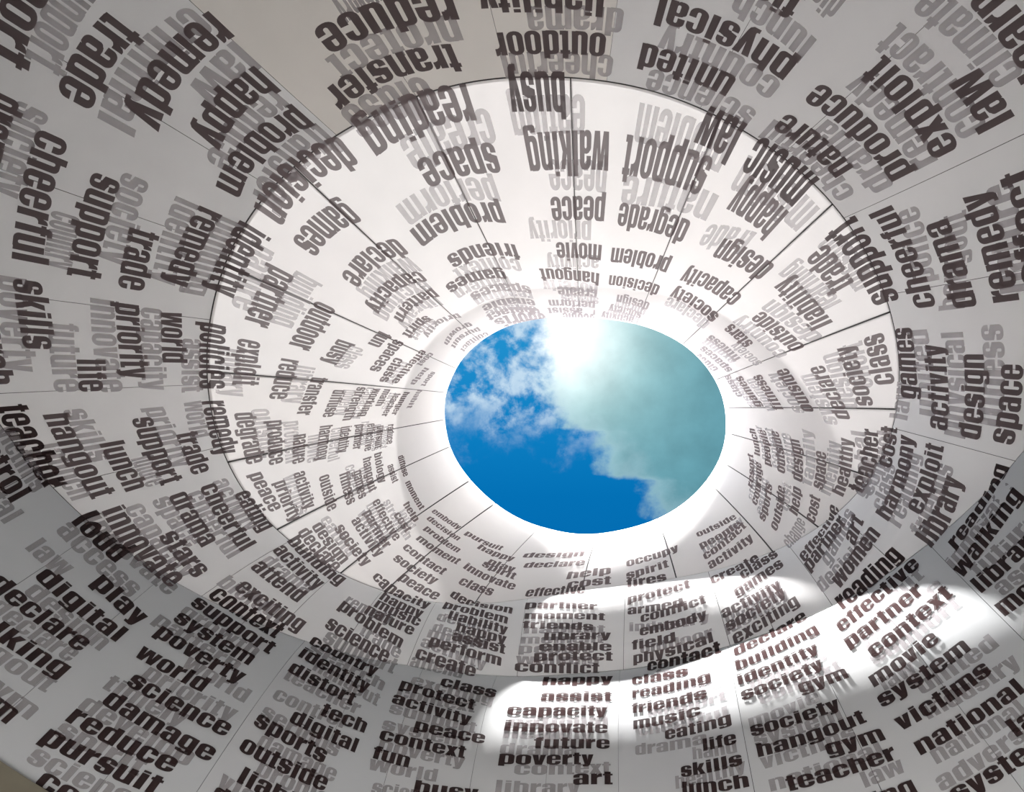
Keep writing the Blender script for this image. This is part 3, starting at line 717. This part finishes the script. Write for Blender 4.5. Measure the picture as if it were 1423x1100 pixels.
remedy 0 2 0.85728 4.7610 0.2418 0.83342 4.5779 0.2214
exciting 0 3 0.81264 3.4527 0.1691 0.77335 3.2540 0.1339
context 0 3 0.81642 3.1944 0.1401 0.78073 3.1214 0.1255
support 0 3 0.81681 2.9539 0.1182 0.77807 2.8578 0.1060
system 0 3 0.81730 2.7532 0.1058 0.78191 2.6989 0.0987
poverty 0 3 0.81622 2.5453 0.0952 0.78004 2.4999 0.0904
world 0 3 0.81720 2.3648 0.0900 0.79015 2.3584 0.0870
science 0 3 0.81371 2.1927 0.0838 0.78759 2.1954 0.0826
attend 0 3 0.81650 3.8750 0.1710 0.79143 3.7305 0.2211
decide 0 2 0.81271 4.9245 0.2289 0.78281 4.6671 0.1728
design 0 2 0.81260 4.6149 0.2008 0.78410 4.3753 0.1563
music 0 2 0.81392 4.4524 0.1866 0.78283 4.3085 0.1537
activity 0 2 0.81515 4.2490 0.1795 0.78190 3.9610 0.1389
outdoor 0 3 0.76098 3.5246 0.1565 0.71291 3.4684 0.1413
liability 0 3 0.75893 3.2184 0.1297 0.70966 3.1956 0.1194
national 0 3 0.76394 2.9803 0.1134 0.71033 2.9752 0.1079
healthy 0 3 0.76522 2.8310 0.1051 0.71968 2.8183 0.1004
drama 0 3 0.76528 2.6625 0.0961 0.72786 2.6578 0.0936
context 0 3 0.75753 2.4781 0.0877 0.70909 2.4902 0.0868
library 0 3 0.76496 2.3241 0.0843 0.72591 2.3275 0.0826
habitat 0 2 0.76464 4.6384 0.1360 0.71448 4.5662 0.1211
moment 0 2 0.76557 4.4362 0.1320 0.71513 4.3876 0.1150
people 0 2 0.76619 4.2669 0.1294 0.72080 4.2266 0.1136
walking 0 2 0.76675 4.0896 0.1253 0.71741 4.0541 0.1097
family 0 3 0.68562 3.6933 0.1676 0.66432 3.6148 0.1543
science 0 3 0.68555 3.3050 0.1295 0.65954 3.3113 0.1284
support 0 3 0.68957 3.0822 0.1139 0.65897 3.1233 0.1160
cheerful 0 3 0.69378 2.8563 0.1005 0.65886 2.9221 0.1048
drama 0 3 0.69567 2.6599 0.0932 0.66677 2.7064 0.0926
hand 0 3 0.67203 2.5813 0.0899 0.65802 2.5619 0.0885
healthy 0 3 0.67880 2.3626 0.0818 0.65658 2.3928 0.0833
industry 0 2 0.69981 4.5827 0.1408 0.65980 4.5578 0.1485
outdoor 0 2 0.69350 4.2043 0.1266 0.66008 4.2916 0.1388
context 0 3 0.64871 2.9389 0.1104 0.62197 2.9786 0.1197
movie 0 3 0.65332 2.7400 0.1002 0.63198 2.7527 0.1025
system 0 3 0.65277 2.5674 0.0944 0.62813 2.5259 0.0936
victims 0 3 0.65218 2.3741 0.0882 0.62708 2.3439 0.0881
national 0 3 0.65144 2.2073 0.0842 0.62253 2.1640 0.0835
law 0 3 0.63041 2.0238 0.0818 0.62012 2.0100 0.0814
support 0 3 0.61240 2.8337 0.1295 0.57915 2.8742 0.1415
law 0 3 0.61419 2.5806 0.1094 0.60260 2.5854 0.1115
united 0 3 0.60546 2.4035 0.1063 0.57891 2.3782 0.1111
industry 0 3 0.60822 2.2275 0.0975 0.57833 2.1714 0.0992
national 0 3 0.61271 1.9649 0.0845 0.58546 1.9298 0.0851
adverse 0 3 0.61511 1.8251 0.0791 0.58517 1.8250 0.0815
building 0 2 0.05843 7.4871 0.2620 0.02143 6.5819 0.2489
country 0 2 0.03919 5.5452 0.2522 0.02177 5.2253 0.2479
poverty 0 2 1.01673 4.7829 0.2270 0.98792 4.3396 0.2152
future 0 2 1.00393 4.9777 0.2208 0.98109 4.5965 0.2144
innovate 0 2 1.01399 5.5163 0.2298 0.98033 4.9810 0.2276
capacity 0 2 1.01297 5.9998 0.2273 0.98017 5.4111 0.2315
assist 0 2 1.00182 6.2630 0.2193 0.97857 5.8204 0.2297
library 0 1 0.99985 6.6489 0.2865 0.97603 6.2675 0.2827
nature 0 1 0.05453 7.8614 0.3249 0.02033 7.1513 0.3168
skills 0 2 0.97517 4.5308 0.1909 0.95717 4.3697 0.1984
launch 0 2 0.96539 4.1037 0.1721 0.94684 3.9433 0.1784
priority 0 2 0.97334 5.2759 0.2137 0.94805 5.0271 0.2415
world 0 2 0.97430 5.7564 0.2271 0.95829 5.5090 0.2454
future 0 2 0.95550 4.7198 0.2078 0.94389 4.6043 0.2178
space 0 2 0.93863 4.5159 0.2035 0.91656 4.3178 0.2183
capacity 0 2 0.93940 4.2404 0.1839 0.90692 3.9288 0.1945
cheerful 0 2 0.93652 4.8923 0.2261 0.90407 4.5077 0.2460
activity 0 2 0.93798 5.3259 0.2557 0.91120 5.0816 0.2980
digital 0 3 0.96986 2.7111 0.2923 0.95050 2.7257 0.2690
victims 0 3 0.97172 3.7050 0.3689 0.95383 3.3856 0.5402
hangout 0 2 0.48691 5.1888 0.2273 0.45094 5.3746 0.2109
police 0 2 0.47446 5.5670 0.2258 0.44249 5.8636 0.2149
mission 0 1 0.46911 6.2459 0.3023 0.43727 6.8056 0.3257
learning 0 1 0.47037 6.7290 0.2833 0.43554 7.4937 0.3040
design 0 1 0.48438 6.9616 0.2371 0.44676 7.9049 0.2501
country 0 1 0.48716 7.5143 0.1948 0.44216 8.5384 0.2137
society 0 1 0.48631 7.9865 0.1613 0.45908 8.6274 0.1685
united 0 2 0.53003 5.1509 0.2524 0.49385 5.5545 0.2098
physical 0 2 0.53572 4.7039 0.2340 0.49557 5.1465 0.2008
illness 0 2 0.52942 4.3798 0.2139 0.49390 4.7809 0.1988
law 0 2 0.53397 5.5692 0.2726 0.51732 5.6379 0.2309
class 0 2 0.57332 4.9173 0.2983 0.55407 5.4047 0.3141
control 0 2 0.57051 5.4242 0.3714 0.54029 5.8092 0.1656
reading 0 2 0.57482 4.4767 0.2533 0.54625 5.0908 0.2547
friends 0 2 0.57301 4.1143 0.2299 0.54668 4.5601 0.2235
games 0 2 0.60460 4.6310 0.2489 0.58067 5.3570 0.3869
decision 0 2 0.61282 4.2688 0.2130 0.58351 4.5911 0.2653
change 0 2 0.61309 5.6515 0.2814 0.59806 6.0341 0.1581
family 0 1 0.57988 6.4486 0.1647 0.54546 6.9007 0.1618
global 0 2 0.57258 5.5280 0.3552 0.54200 6.1575 0.1632
priority 0 1 0.27623 9.9036 0.3048 0.21321 10.2951 0.2986
activity 0 1 0.28609 10.3965 0.2357 0.22466 10.8224 0.2362
mission 0 1 0.42370 6.9881 0.4196 0.37495 7.6052 0.4943
trade 0 1 0.40714 7.9876 0.3464 0.37528 8.6667 0.3611
biology 0 2 0.89845 4.0928 0.1789 0.87058 3.9532 0.2447
growth 0 3 0.89845 3.2509 0.2021 0.86936 3.1293 0.1714
pattern 0 3 0.90247 2.9208 0.1649 0.87115 2.8488 0.1453
drama 0 2 0.89613 4.7677 0.2413 0.87183 4.5936 0.2463
problem 0 3 0.84901 2.1038 0.0945 0.81932 2.0139 0.0886
victims 0 3 0.85608 1.9378 0.0910 0.82856 1.8504 0.0788
occupy 0 2 0.65339 4.4360 0.1546 0.62548 4.6794 0.1844
identity 0 2 0.65496 4.2374 0.1531 0.62526 4.4589 0.1767
healthy 0 1 0.65255 6.3802 0.1700 0.62166 6.7027 0.1370
liability 0 3 0.65073 3.1629 0.1200 0.62350 3.1843 0.1257
pursuit 0 3 0.61309 3.3177 0.1594 0.58125 3.4976 0.1886
people 0 3 0.61181 3.0422 0.1396 0.57895 3.1827 0.1624
assist 0 3 0.56855 2.6860 0.1437 0.54703 2.6170 0.1445
future 0 3 0.56969 3.0036 0.1697 0.54577 3.0061 0.1792
nature 0 2 0.48370 4.6536 0.2302 0.44662 4.9820 0.2340
effort 0 1 0.51865 6.1548 0.2536 0.49363 6.3880 0.2662
design 0 1 0.52960 6.3174 0.2174 0.49564 6.7060 0.2336
system 0 1 0.53998 6.5336 0.1920 0.50537 7.0455 0.2080
society 0 1 0.53350 7.0693 0.1810 0.49787 7.6490 0.1957
women 0 1 0.53284 7.5809 0.1571 0.49691 8.1394 0.1650
assist 0 1 0.52931 7.9872 0.1408 0.49149 8.5746 0.1521
exploit 0 1 0.47458 8.6124 0.1462 0.43933 9.4360 0.1742
declare 0 1 0.42934 9.2849 0.2090 0.37505 10.0768 0.2118
poverty 0 1 0.28710 10.9610 0.2109 0.21250 11.3838 0.2033
library 0 1 0.35726 10.7020 0.1932 0.31318 11.0578 0.1804
hunger 0 1 0.34970 11.1069 0.2188 0.30228 11.4477 0.1876
spaces 0 1 0.28991 11.2388 0.1857 0.23481 11.5758 0.1864
context 0 1 0.19259 11.0756 0.2392 0.12728 11.0634 0.2298
pattern 0 1 0.17423 11.4986 0.1881 0.11396 11.3586 0.1762
reading 0 1 0.19406 11.7735 0.1723 0.12562 11.7278 0.1582
outside 0 1 0.19254 12.1808 0.1773 0.12741 12.1137 0.1452
walking 0 1 0.10632 10.4112 0.3094 0.06059 9.5913 0.3036
exciting 0 1 0.10164 10.8444 0.2251 0.05127 9.7835 0.2294
library 0 1 0.09796 11.1653 0.1739 0.05370 10.2711 0.1753
sport 0 1 0.07851 11.1741 0.1474 0.04861 10.4039 0.1501
busy 0 1 1.01980 9.7769 0.1585 0.99065 8.9458 0.1430
class 0 1 0.01945 8.8493 0.2420 -0.00078 8.2340 0.2339
building 0 1 0.05199 8.4856 0.3506 0.01817 7.6032 0.3357
library 0 1 0.99644 7.6230 0.2527 0.97179 7.0064 0.2431
poverty 0 1 0.98201 8.1189 0.1679 0.96206 7.5680 0.1640
capacity 0 1 0.98528 8.5291 0.1419 0.95790 7.7761 0.1394
fires 0 1 0.98163 8.8756 0.1122 0.96477 8.4077 0.1089
cheerful 0 1 0.95290 7.3694 0.1667 0.93046 6.9130 0.1627
remedy 0 1 0.95504 7.8971 0.1296 0.93581 7.5029 0.1300
policies 0 1 0.95113 8.0578 0.1195 0.92912 7.6250 0.1197
contact 0 1 0.94800 8.1506 0.1136 0.92895 7.7841 0.1138
outside 0 1 0.96903 6.5145 0.2377 0.94256 6.1709 0.2222
problem 0 1 0.96090 6.8066 0.2077 0.93663 6.4007 0.1974
movie 0 1 0.95046 6.9722 0.1826 0.93348 6.6555 0.1796
victims 0 1 0.92974 6.2279 0.1603 0.90701 5.9772 0.1556
context 0 1 0.92384 7.0729 0.1506 0.90249 6.7444 0.1499
distort 0 1 0.91906 7.2171 0.1387 0.89952 6.9087 0.1394
eating 0 1 0.89934 6.1404 0.1466 0.87315 5.8977 0.1515
women 0 1 0.89109 6.5759 0.1406 0.86448 6.2607 0.1423
building 0 1 0.89294 6.7818 0.1357 0.86719 6.4321 0.1368
strength 0 1 0.88912 7.0125 0.1264 0.86027 6.6259 0.1282
loud 0 1 0.87786 7.0177 0.1201 0.86406 6.8506 0.1204
eating 0 1 0.61133 6.5894 0.1539 0.58943 7.1165 0.1438
cost 0 1 0.59938 6.3727 0.1611 0.58500 6.7103 0.1585
identity 0 1 0.57995 6.1189 0.1634 0.54986 6.4388 0.1640
nature 0 1 0.57707 6.8042 0.1709 0.55090 7.2331 0.1669
context 0 1 0.57822 7.0870 0.1659 0.54903 7.5744 0.1410
partner 0 1 0.57605 7.3832 0.1369 0.54830 7.8213 0.1296
effective 0 1 0.60792 6.9744 0.1436 0.57935 7.6099 0.1373
innovate 0 3 0.57340 3.2793 0.1938 0.54464 3.6337 0.2626'''
for line in WORDS.splitlines():
    w, layer, row, u0, v0, h0, u1, v1, h1 = line.split(); layer = int(layer); row = int(row)
    u0, v0, h0, u1, v1, h1 = map(float, (u0, v0, h0, u1, v1, h1))
    X = []; F = []; x = 0; nb = 0
    for ch in w:
        adv, V, T = G[ch]; X.append(V+np.array([x, 0])); F += [(a+nb, b+nb, c+nb) for a, b, c in T]; nb += len(V); x += adv
    X = np.vstack(X); tot = x-55.0; s = (X[:, 0]-28)/tot; y = X[:, 1]/660
    u = u0+(u1-u0)*s; v = v_at(u, v0+(v1-v0)*s+(h0+(h1-h0)*s)*y)
    P = off(u % 1.0, v, .0036 if layer else .002)
    ink_m = INK_GLARE[layer] if v.min() > RIMV else INK[(row, layer)]
    o = mesh('dark_word' if layer else 'faded_word', P, F, ink_m, WALL[row], smooth=False)
    o['label'] = ('dark printed word "%s"' if layer else 'pale grey printed word "%s"') % w
